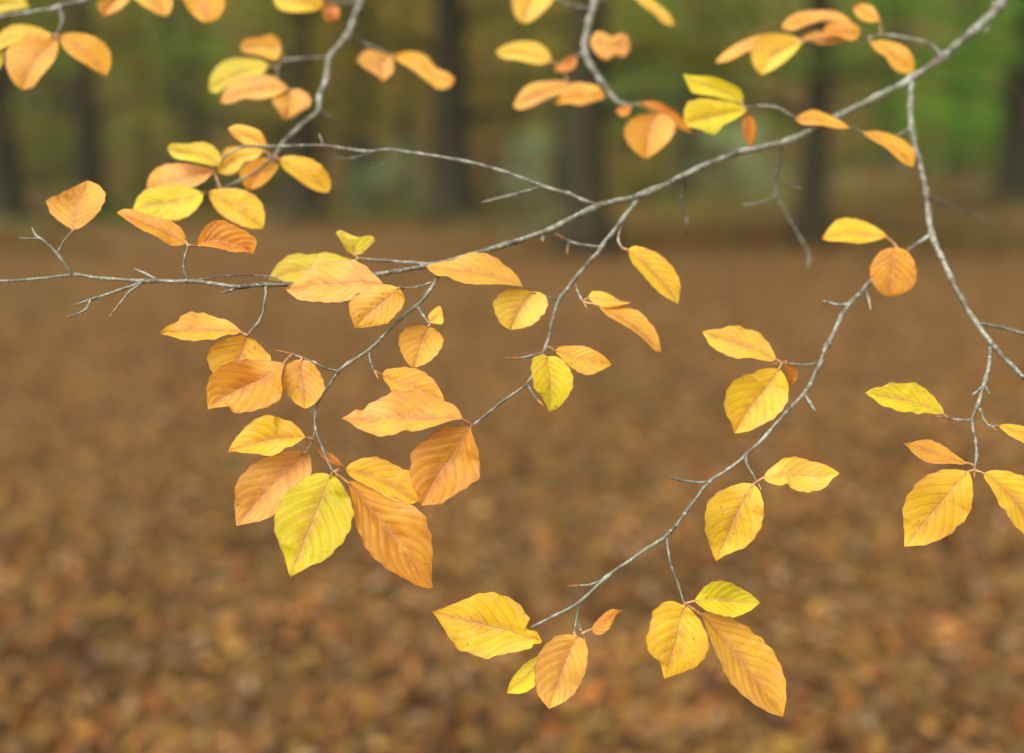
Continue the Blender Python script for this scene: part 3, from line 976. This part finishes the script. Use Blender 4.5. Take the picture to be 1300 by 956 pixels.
mb.leaf('t3', 'y', (746, 378), (801, 384), [(752, 370), (765, 370), (777, 375), (788, 382)], [(755, 385), (768, 391), (785, 389)], veins=7)
mb.leaf('t3', 'o', (758, 387), (839, 448), [(775, 389), (795, 390), (813, 396), (824, 408), (833, 420), (838, 436)], [(770, 400), (785, 409), (802, 419), (817, 431), (830, 444)], dz=-.004)
mb.leaf('t3', 'o', (704, 446), (777, 463), [(710, 440), (722, 439), (738, 439), (750, 442), (763, 449), (771, 456)], [(711, 453), (722, 464), (735, 473), (745, 476), (753, 475), (766, 469)], dz=.002)
mb.leaf('t3', 'G', (694, 452), (698, 523), [(683, 451), (676, 456), (674, 468), (676, 480), (678, 493), (686, 501), (691, 510)], [(708, 453), (718, 461), (725, 471), (728, 481), (726, 495), (718, 508), (708, 518)], dz=-.010, label='yellow-green leaf in the middle of the picture')
mb.leaf('t3', 'P', (588, 532), (434, 531), [(583, 521), (573, 512), (562, 508), (545, 500), (530, 497), (512, 496), (500, 495), (492, 501), (480, 507), (468, 513), (460, 521), (452, 520), (443, 526)], [(573, 534), (555, 540), (542, 544), (525, 548), (515, 546), (502, 551), (493, 553), (480, 554), (467, 549), (454, 544), (445, 537)], dz=-.006, mid=.15, veins=9, label='long pointed peach-coloured leaf')
mb.leaf('t3', 'O', (598, 541), (533, 643), [(582, 542), (567, 542), (552, 549), (542, 557), (527, 568), (522, 576), (521, 590), (521, 605), (524, 618), (530, 630)], [(599, 549), (604, 563), (608, 576), (609, 591), (609, 605), (601, 613), (589, 621), (572, 632), (559, 640), (545, 641)], mid=.4, dz=-.004, rib=1.8)

# bare-looking twig that runs to the left cluster
mb.twig('t1', 'twig', [
    [(762, 262, .67, 5), (740, 254, .669, 5), (722, 246, .668, 4.8), (688, 236, .668, 4.6), (640, 218, .67, 4.4), (582, 203, .672, 4.2), (530, 195, .675, 4), (495, 190, .678, 4), (462, 192, .68, 3.8), (410, 185, .684, 3.8), (345, 186, .69, 3.4), (310, 186, .693, 2.8), (284, 200, .695, 2.4)],
    [(690, 236, .668, 3.8), (660, 245, .675, 3.6), (632, 252, .68, 3), (612, 257, .683, 2.4)],
    [(506, 192, .678, 2.6), (490, 206, .684, 2.4), (470, 215, .69, 2)],
    [(410, 184, .684, 3), (405, 170, .688, 2.6)],
    [(480, 192, .679, 2), (445, 201, .69, 2), (424, 200, .695, 1.6)],
])
mb.leaf('t1', 'g', (282, 211), (212, 190), [(280, 198), (272, 186), (258, 180), (238, 182), (218, 182)], [(270, 211), (258, 208), (240, 204), (222, 201)], dz=.008)
mb.leaf('t1', 'o', (338, 184), (289, 163), [(337, 177), (330, 166), (315, 160), (300, 158)], [(325, 187), (310, 183), (297, 174)], dz=.01)

# thin twig above the stem carrying the right upper pairs
mb.twig('t16', 'twig', [
    [(1157, 162, .74, 2.6), (1140, 171, .738, 2.4), (1122, 171, .735, 2.4), (1094, 168, .732, 2.8), (1081, 162, .73, 2.8), (1050, 153, .728, 2.6), (1012, 149, .728, 3), (990, 138, .728, 3), (970, 134, .728, 3), (946, 138, .728, 2.6), (950, 146, .728, 2)],
])
mb.leaf('t16', 'o', (1080, 163), (1009, 152), [(1065, 152), (1048, 144), (1033, 139), (1018, 144)], [(1062, 163), (1042, 159), (1020, 158)], dz=-.006)
mb.leaf('t16', 'o', (1094, 168), (1159, 213), [(1112, 166), (1130, 170), (1148, 178), (1160, 190), (1162, 202)], [(1108, 178), (1125, 188), (1140, 202), (1150, 209)], dz=-.006)
mb.leaf('t16', 'G', (942, 131), (867, 94), [(944, 124), (940, 113), (924, 104), (904, 97), (882, 96)], [(925, 127), (905, 122), (880, 118), (873, 108)], dz=.004, label='yellow-green leaf folded along its midrib')
mb.leaf('t16', 'G', (948, 141), (870, 160), [(935, 131), (912, 127), (890, 125), (873, 130), (868, 145)], [(932, 152), (920, 158), (909, 170), (898, 168), (884, 163)], dz=-.003)
mb.leaf('t16', 'D', (955, 187), (946, 143), [(947, 178), (942, 160)], [(959, 175), (960, 160), (956, 150)], veins=6, pet=False)

# twig near the top right with its spray of leaves
mb.twig('t17', 'twig', [
    [(1196, 70, .76, 5), (1180, 56, .765, 4.6), (1150, 48, .77, 4), (1125, 45, .775, 3.4), (1104, 47, .778, 3), (1085, 46, .78, 2.8), (1055, 50, .78, 2.6), (1022, 52, .78, 2.4)],
])
mb.leaf('t17', 'P', (1085, 33), (992, 36), [(1073, 20), (1058, 14), (1035, 13), (1013, 16), (998, 25)], [(1062, 28), (1042, 27), (1022, 33), (1005, 39)])
mb.leaf('t17', 'O', (1091, 45), (1044, 37), [(1092, 38), (1086, 31), (1072, 29), (1055, 29)], [(1083, 51), (1070, 49), (1056, 43)], dz=-.004)
mb.leaf('t17', 'P', (1078, 51), (1018, 47), [(1055, 42), (1035, 39)], [(1054, 56), (1035, 55)], dz=.002)
mb.leaf('t17', 'y', (1019, 53), (966, 95), [(1005, 45), (985, 42), (968, 45), (955, 56), (953, 70), (958, 85)], [(1010, 65), (998, 77), (982, 88)], dz=-.002)
mb.leaf('t17', 'P', (985, 42), (907, 80), [(965, 44), (943, 52), (920, 66)], [(965, 57), (945, 67), (925, 77)], d=.79)
mb.leaf('t17', 'P', (1118, 27), (1083, 8), [(1114, 17), (1106, 7), (1092, 4)], [(1107, 28), (1093, 25), (1085, 17)], veins=6)
mb.leaf('t17', 'o', (1104, 54), (1161, 92), [(1118, 51), (1134, 53), (1150, 60), (1160, 74)], [(1112, 64), (1124, 72), (1132, 85), (1145, 93)], dz=-.004)

# bare forked twig hanging under the stem
mb.twig('t15', 'twig', [
    [(992, 181, .722, 5), (987, 214, .735, 5), (985, 246, .745, 4.8), (1000, 274, .752, 4.6), (1015, 300, .758, 4.4), (1027, 322, .762, 4.2), (1026, 340, .765, 3.6)],
    [(985, 248, .745, 3.4), (968, 257, .755, 3), (944, 260, .762, 2.6)],
    [(988, 226, .738, 3), (1002, 236, .745, 3), (1018, 239, .75, 2.4)],
], label='bare forked twig')

# hanging side bough on the right
mb.twig('h', 'side_bough', [
    [(1157, 100, .75, 9), (1156, 138, .742, 8.4), (1158, 168, .735, 8), (1167, 205, .725, 7.6), (1176, 245, .712, 7.4), (1179, 272, .70, 7.4), (1183, 298, .69, 7.4), (1193, 322, .68, 6.8), (1206, 350, .67, 6.4),
     (1220, 379, .66, 6.4), (1238, 407, .65, 6.2), (1262, 440, .64, 6), (1285, 465, .633, 5.8), (1312, 492, .628, 5.4), (1350, 528, .622, 5)],
    [(1181, 250, .705, 3.6), (1203, 260, .75, 3.4), (1235, 273, .80, 2.6), (1268, 283, .85, 2)],
    [(1246, 411, .65, 4), (1270, 415, .655, 3.8), (1300, 424, .66, 3.6), (1345, 436, .668, 3.2)],
])
mb.twig('h4', 'twig', [
    [(1255, 430, .643, 4.4), (1257, 452, .638, 4.6), (1250, 485, .628, 4.4), (1241, 515, .62, 4.2), (1235, 533, .616, 4), (1238, 558, .61, 3.2), (1240, 578, .606, 3.2), (1237, 597, .603, 2.8)],
    [(1235, 533, .616, 3), (1216, 533, .615, 2.8), (1202, 530, .614, 2.4)],
    [(1248, 490, .627, 3), (1235, 501, .622, 2.4)],
    [(1250, 490, .627, 3.4), (1256, 500, .626, 2)],
    [(1243, 518, .62, 2.8), (1250, 534, .618, 2.6), (1258, 541, .616, 2.6), (1267, 540, .615, 2)],
], buds=[(1202, 530, .614, 1186, 528, 3), (1237, 597, .603, 1237, 608, 3), (1258, 541, .616, 1265, 546, 3)])
mb.leaf('h4', 'G', (1198, 525), (1098, 499), [(1197, 519), (1190, 509), (1180, 498), (1168, 489), (1158, 485), (1148, 487), (1139, 486), (1129, 486), (1120, 491), (1110, 492)], [(1188, 526), (1175, 524), (1166, 526), (1156, 523), (1143, 523), (1131, 518), (1119, 515), (1110, 507)])
mb.leaf('h4', 'O', (1227, 588), (1146, 562), [(1220, 582), (1210, 575), (1200, 567), (1188, 561), (1180, 558), (1166, 559), (1156, 562)], [(1222, 590), (1212, 589), (1202, 589), (1188, 589), (1175, 586), (1161, 577), (1153, 568)])
mb.leaf('h4', 'Y', (1228, 598), (1148, 694), [(1215, 596), (1198, 596), (1188, 599), (1176, 604), (1168, 609), (1158, 621), (1150, 633), (1146, 648), (1147, 665), (1148, 680)], [(1232, 602), (1235, 617), (1235, 634), (1229, 655), (1215, 670), (1204, 680), (1188, 687), (1175, 692), (1161, 693)], dz=-.004, mid=.4, label='broad yellow leaf with rusty midrib, lowest on the right twig')
mb.leaf('h4', 'Y', (1250, 600), (1334, 700), [(1259, 597), (1275, 597), (1286, 600), (1300, 605), (1318, 620), (1332, 645), (1337, 672)], [(1249, 606), (1256, 616), (1263, 628), (1270, 643), (1276, 648), (1283, 661), (1293, 672), (1312, 688)], dz=-.004)
mb.leaf('h4', 'Y', (1267, 540), (1348, 562), [(1280, 538), (1300, 541), (1325, 548)], [(1273, 546), (1283, 554), (1293, 559), (1307, 566), (1328, 568)])

mb.twig('h1', 'twig', [
    [(1183, 297, .69, 5.4), (1160, 313, .686, 5.4), (1140, 328, .683, 5.4), (1120, 344, .678, 5.4), (1103, 360, .673, 5.6), (1078, 386, .664, 5.4), (1064, 410, .656, 5.2), (1050, 440, .648, 5), (1040, 463, .642, 5),
     (1030, 484, .637, 4.8), (1021, 500, .633, 4.8), (1000, 521, .628, 4.4), (975, 550, .621, 4.2), (948, 577, .615, 4.2), (925, 596, .611, 4.2), (899, 613, .608, 4.2), (875, 645, .604, 4), (848, 678, .601, 4),
     (820, 698, .600, 3.8), (790, 718, .598, 3.8), (768, 735, .597, 4), (736, 764, .595, 3.8), (705, 781, .593, 3.4), (675, 796, .591, 4)],
    [(1079, 386, .664, 3.8), (1064, 387, .662, 3.8), (1044, 382, .66, 2.2)],
    [(1099, 366, .671, 2.6), (1103, 380, .668, 2.4), (1105, 393, .665, 1.6)],
    [(1037, 461, .641, 2.8), (1022, 463, .638, 2.6), (1006, 462, .636, 2.6), (993, 461, .635, 2.2)],
    [(1021, 500, .633, 3.6), (1028, 512, .63, 4), (1036, 523, .628, 3)],
    [(899, 612, .608, 3), (880, 612, .606, 3), (862, 609, .605, 3), (850, 606, .604, 2)],
    [(948, 577, .615, 3), (948, 588, .612, 2.6), (956, 603, .609, 2.4), (962, 613, .607, 2.2)],
    [(847, 678, .601, 3.2), (848, 697, .60, 3), (852, 717, .598, 2.8), (861, 742, .596, 2.8), (869, 767, .594, 2.4)],
    [(768, 735, .597, 2.6), (750, 742, .596, 2.6), (736, 743, .596, 2.2)],
    [(735, 765, .595, 2.8), (732, 785, .593, 2.6), (729, 803, .591, 2)],
    [(732, 787, .593, 2.2), (737, 799, .592, 2.2), (741, 808, .591, 1.8)],
], buds=[(993, 461, .635, 976, 463, 2.6), (736, 743, .596, 720, 744, 2.6), (962, 613, .607, 967, 623, 2.8), (741, 808, .591, 744, 818, 2.6), (869, 767, .594, 872, 773, 2.6)])
mb.leaf('h1', 'Y', (1127, 300), (1043, 303), [(1115, 290), (1097, 281), (1080, 277), (1063, 279), (1052, 290)], [(1113, 305), (1092, 309), (1072, 307), (1054, 306)], d=.705)
mb.leaf('h1', 'O', (1133, 314), (1128, 377), [(1118, 319), (1108, 331), (1104, 344), (1107, 357), (1113, 367), (1121, 374)], [(1147, 316), (1157, 325), (1162, 337), (1164, 352), (1158, 366), (1146, 373), (1138, 375)], dz=-.014, pet=False, fold=.05)
mb.leaf('h1', 'y', (986, 457), (891, 421), [(980, 442), (972, 431), (962, 421), (946, 417), (938, 413), (924, 414), (916, 417), (904, 418)], [(977, 459), (965, 457), (951, 454), (938, 455), (928, 453), (914, 447), (902, 439), (896, 429)])
mb.leaf('h1', 'Y', (990, 468), (932, 550), [(978, 467), (965, 469), (955, 474), (943, 477), (929, 486), (923, 495), (919, 510), (921, 524), (928, 536)], [(995, 475), (1000, 485), (1001, 498), (999, 512), (990, 524), (982, 532), (968, 539), (955, 546), (943, 549)], dz=-.004, mid=.4)
mb.leaf('h1', 'D', (998, 457), (1005, 488), [(996, 463), (999, 475), (1001, 484)], [(1004, 463), (1012, 469), (1013, 477), (1010, 484)], veins=5, label='tiny curled brown leaf')
mb.leaf('h1', 'y', (969, 606), (1066, 601), [(975, 597), (985, 589), (995, 582), (1012, 580), (1029, 585), (1043, 588), (1056, 594)], [(973, 611), (982, 615), (992, 616), (1000, 614), (1004, 620), (1012, 623), (1024, 625), (1038, 623), (1048, 619), (1056, 609)], dz=-.002)
mb.leaf('h1', 'Y', (956, 614), (909, 713), [(945, 613), (934, 615), (924, 619), (914, 623), (901, 634), (896, 645), (895, 658), (895, 673), (901, 692), (905, 704)], [(963, 621), (968, 633), (970, 648), (968, 665), (962, 677), (948, 694), (933, 700), (919, 706)], dz=-.004, mid=.45)
mb.leaf('h1', 'Y', (688, 813), (548, 776), [(684, 806), (681, 801), (671, 800), (668, 794), (673, 786), (667, 777), (660, 768), (651, 761), (636, 755), (621, 752), (603, 755), (590, 761), (577, 766), (560, 773)], [(686, 817), (677, 818), (674, 823), (658, 827), (632, 832), (619, 836), (606, 834), (597, 829), (584, 826), (573, 814), (566, 803), (557, 788)], dz=.005, pet=False, veins=9, tilt=.5, label='broad yellow leaf behind the broken end of the long twig')
mb.leaf('h1', 'P', (733, 807), (697, 900), [(721, 805), (706, 807), (699, 812), (688, 823), (684, 831), (679, 845), (679, 866), (684, 884)], [(741, 812), (746, 822), (746, 838), (743, 853), (738, 867), (728, 882), (713, 893)], dz=-.003, mid=.4)
mb.leaf('h1', 'G', (696, 828), (643, 880), [(682, 833), (668, 841), (658, 851), (649, 863)], [(694, 848), (682, 868), (664, 880)], dz=.012, pet=False, label='yellow-green leaf half hidden behind an orange one')
mb.leaf('h1', 'O', (750, 800), (795, 772), [(755, 791), (767, 779), (778, 773), (788, 775)], [(756, 806), (763, 806), (773, 799), (779, 789), (784, 779)], veins=6, curl=1, label='small rolled orange leaf')
mb.leaf('h1', 'Y', (869, 769), (843, 862), [(854, 763), (845, 764), (835, 770), (829, 777), (826, 788), (825, 796), (821, 807), (821, 821), (828, 833), (837, 840), (840, 850)], [(876, 773), (887, 785), (894, 797), (900, 814), (898, 829), (891, 840), (883, 847), (869, 853), (854, 858)], dz=-.006, mid=.35)
mb.leaf('h1', 'G', (881, 763), (965, 765), [(889, 751), (898, 742), (911, 737), (926, 739), (939, 746), (953, 754)], [(889, 770), (898, 776), (911, 780), (929, 784), (941, 781), (953, 775)], dz=-.002, label='small yellow-green leaf above the lowest pair')
mb.leaf('h1', 'o', (889, 778), (994, 910), [(905, 777), (920, 782), (937, 789), (950, 796), (959, 805), (966, 809), (972, 816), (981, 825), (989, 840), (995, 855), (998, 870), (998, 890)], [(894, 790), (900, 807), (907, 825), (915, 842), (923, 860), (938, 878), (958, 894), (977, 905)], mid=.35, veins=9, rib=1.8)

# ---- branch from the top edge, left of centre
br = Branch('beech_branch', (470, -60, .82), 'blurred grey beech branch hanging from the top edge down to the left yellow leaf cluster')
br.twig('main', 'stem', [
    [(474, -60, .82, 12), (457, 0, .81, 10.5), (447, 33, .805, 9.5), (441, 47, .80, 9), (420, 70, .795, 8.5), (415, 95, .785, 8), (406, 122, .775, 8), (403, 141, .765, 7), (381, 160, .75, 6), (360, 180, .735, 5.4), (346, 200, .72, 4), (325, 218, .71, 3.2), (300, 232, .705, 3), (264, 246, .70, 2.8)],
    [(404, 141, .765, 5), (420, 149, .775, 4.4), (432, 155, .78, 3.4)],
    [(420, 72, .795, 3.4), (390, 74, .80, 3), (358, 78, .805, 2.6), (352, 100, .80, 2.2), (366, 113, .795, 2)],
    [(445, 42, .805, 3.6), (462, 54, .81, 3.2), (497, 70, .815, 2.8)],
    [(456, 2, .81, 3), (436, 4, .81, 2.6), (420, 4, .81, 2.4)],
])
br.leaf('main', 'o', (357, 60), (304, 58), [(354, 50), (345, 43), (330, 47), (312, 49)], [(353, 74), (345, 76), (330, 70), (310, 67)])
br.leaf('main', 'g', (342, 82), (265, 115), [(332, 76), (315, 74), (296, 74), (280, 80), (268, 95)], [(330, 96), (310, 104), (290, 110), (275, 118)])
br.leaf('main', 'P', (366, 112), (279, 130), [(355, 102), (340, 95), (318, 96), (298, 102), (285, 116)], [(350, 121), (330, 126), (310, 125), (292, 131)], dz=-.01)
br.leaf('main', 'P', (366, 115), (364, 152), [(348, 122), (346, 130), (354, 142), (358, 150)], [(380, 113), (393, 122), (394, 133), (382, 141), (371, 149)], dz=-.01)
br.leaf('main', 'Y', (345, -8), (407, 12), [(365, -18), (392, -14), (409, 0)], [(352, 9), (366, 15), (388, 15)], d=.81)
br.leaf('main', 'D', (420, 4), (421, 27), [(411, 8), (410, 20), (415, 26)], [(430, 10), (431, 20), (427, 25)], veins=4)
br.leaf('main', 'P', (497, 70), (487, 103), [(480, 65), (465, 63), (453, 75), (462, 86), (476, 94)], [(500, 80), (498, 92)])
br.leaf('main', 'o', (499, 70), (576, 105), [(515, 65), (531, 66), (543, 72), (553, 86), (566, 91), (576, 98)], [(505, 77), (520, 86), (536, 98), (549, 108), (556, 113), (568, 112)])
br.leaf('main', 'y', (336, 190), (276, 219), [(325, 188), (312, 187), (295, 186), (283, 192)], [(325, 202), (310, 206), (302, 217), (290, 222)], dz=.008)
br.leaf('main', 'o', (352, 205), (317, 242), [(338, 200), (318, 205), (304, 218), (308, 233)], [(353, 213), (345, 224), (332, 236)])
br.leaf('main', 'Y', (354, 203), (416, 245), [(362, 198), (378, 198), (396, 202), (410, 212), (419, 226), (420, 238)], [(360, 214), (375, 226), (390, 237), (404, 243)], dz=-.004)
br.leaf('main', 'P', (273, 215), (186, 241), [(260, 212), (240, 208), (215, 208), (198, 214), (188, 227)], [(262, 228), (245, 238), (225, 243), (202, 245)], dz=.006)
br.leaf('main', 'G', (258, 245), (168, 268), [(247, 240), (230, 236), (208, 236), (188, 239), (175, 250)], [(256, 256), (245, 270), (228, 279), (212, 280), (192, 275), (177, 270)], dz=-.012, label='broad yellow leaf, front of the left cluster')
br.leaf('main', 'Y', (265, 243), (333, 290), [(275, 240), (295, 239), (315, 243), (328, 252), (335, 265), (336, 280)], [(268, 256), (280, 272), (298, 283), (318, 290)], dz=-.008)

# ---- branch from the top edge, right of centre
bc = Branch('beech_branch', (758, -60, .83), 'blurred grey beech branch hanging from the top edge, ending beside a round orange leaf')
bc.twig('main', 'stem', [
    [(758, -60, .83, 12), (754, 0, .82, 11), (749, 25, .815, 10.5), (743, 64, .81, 10), (749, 80, .805, 9.5), (762, 102, .80, 8.5), (777, 122, .795, 7.5), (792, 132, .79, 5.6), (810, 132, .785, 3.6)],
    [(743, 66, .81, 4), (734, 70, .812, 3.4), (712, 84, .815, 2.6)],
    [(752, 10, .818, 3.4), (720, 5, .83, 3), (700, -8, .84, 2.6)],
    [(753, 5, .818, 3), (775, -4, .83, 2.6), (800, -8, .835, 2.4)],
])
bc.leaf('main', 'y', (690, -25), (664, 30), [(668, -28), (651, -12), (650, 5), (655, 22)], [(705, -10), (698, 6), (686, 18), (675, 27)])
bc.leaf('main', 'y', (700, 79), (629, 66), [(697, 66), (686, 56), (673, 52), (655, 53), (640, 58)], [(685, 82), (668, 79), (655, 76), (637, 74)])
bc.leaf('main', 'D', (733, 74), (703, 89), [(727, 70), (717, 75), (711, 81)], [(731, 84), (722, 90), (711, 91)], veins=5)
bc.leaf('main', 'P', (749, 52), (800, 62), [(755, 42), (765, 40), (777, 46), (792, 42), (799, 50)], [(755, 66), (769, 76), (780, 70), (792, 72)])
bc.leaf('main', 'y', (800, -8), (857, 33), [(820, -6), (835, 5), (850, 19)], [(815, 6), (830, 17), (843, 30)])
bc.leaf('main', 'P', (725, 110), (651, 135), [(715, 103), (692, 103), (672, 107), (660, 118)], [(710, 119), (692, 127), (675, 135), (660, 139)], d=.81)
bc.leaf('main', 'o', (768, 124), (704, 133), [(760, 110), (745, 106), (728, 105), (715, 115)], [(752, 130), (736, 134), (722, 131)], dz=.003)
bc.leaf('main', 'o', (832, 144), (820, 202), [(812, 146), (797, 155), (792, 168), (797, 182), (808, 194)], [(848, 147), (857, 158), (855, 170), (846, 182), (835, 192)], dz=-.01, label='round orange leaf at the branch end')
bc.leaf('main', 'D', (812, 130), (879, 169), [(835, 129), (853, 139), (867, 151)], [(830, 140), (845, 148), (861, 162)], dz=-.004)
bc.leaf('main', 'D', (802, 134), (781, 140), [(792, 134)], [(798, 145), (788, 147)], veins=4)

# ---- branch in the top left corner
bd = Branch('beech_branch', (-60, 30, .76), 'blurred grey beech branch cutting across the top left corner with large golden leaves')
bd.twig('main', 'stem', [
    [(-70, 34, .76, 8), (0, 22, .76, 7.4), (35, 17, .76, 7), (75, 9, .76, 6.6), (110, 0, .765, 6), (160, -14, .77, 5), (230, -28, .78, 4)],
    [(76, 8, .76, 7), (80, 22, .757, 6.6), (78, 33, .754, 6), (72, 44, .752, 4.4)],
    [(-70, 60, .76, 5), (-45, 48, .76, 4.4), (-30, 30, .76, 4)],
])
bd.leaf('main', 'o', (73, 49), (28, 114), [(55, 47), (28, 49), (9, 62), (8, 85), (16, 103)], [(74, 62), (68, 78), (52, 97), (42, 110)], dz=-.006)
bd.leaf('main', 'y', (68, 45), (-15, 62), [(50, 35), (25, 31), (5, 37)], [(45, 52), (20, 54), (0, 62)], dz=.004)
bd.leaf('main', 'o', (74, 45), (135, 97), [(90, 41), (110, 43), (128, 51), (139, 64), (141, 82)], [(80, 60), (91, 71), (110, 83), (125, 92)])
bd.leaf('main', 'g', (-42, 48), (-3, 92), [(-20, 44), (0, 58), (5, 74)], [(-38, 64), (-22, 82)])
bd.leaf('main', 'g', (-15, 12), (38, 9), [(0, -14), (25, -6)], [(-2, 16), (20, 12)], d=.80)
bd.leaf('main', 'P', (165, -13), (131, 22), [(150, -25), (128, -12), (123, 3), (126, 14)], [(168, -5), (155, 10), (142, 17)])
bd.leaf('main', 'o', (165, -12), (210, 21), [(185, -22), (208, -14), (219, 0), (217, 14)], [(172, 0), (185, 10), (200, 18)])
bd.leaf('main', 'o', (228, -26), (263, 29), [(252, -28), (278, -16), (286, 2), (282, 17), (273, 26)], [(228, -12), (233, 2), (243, 17), (253, 25)])
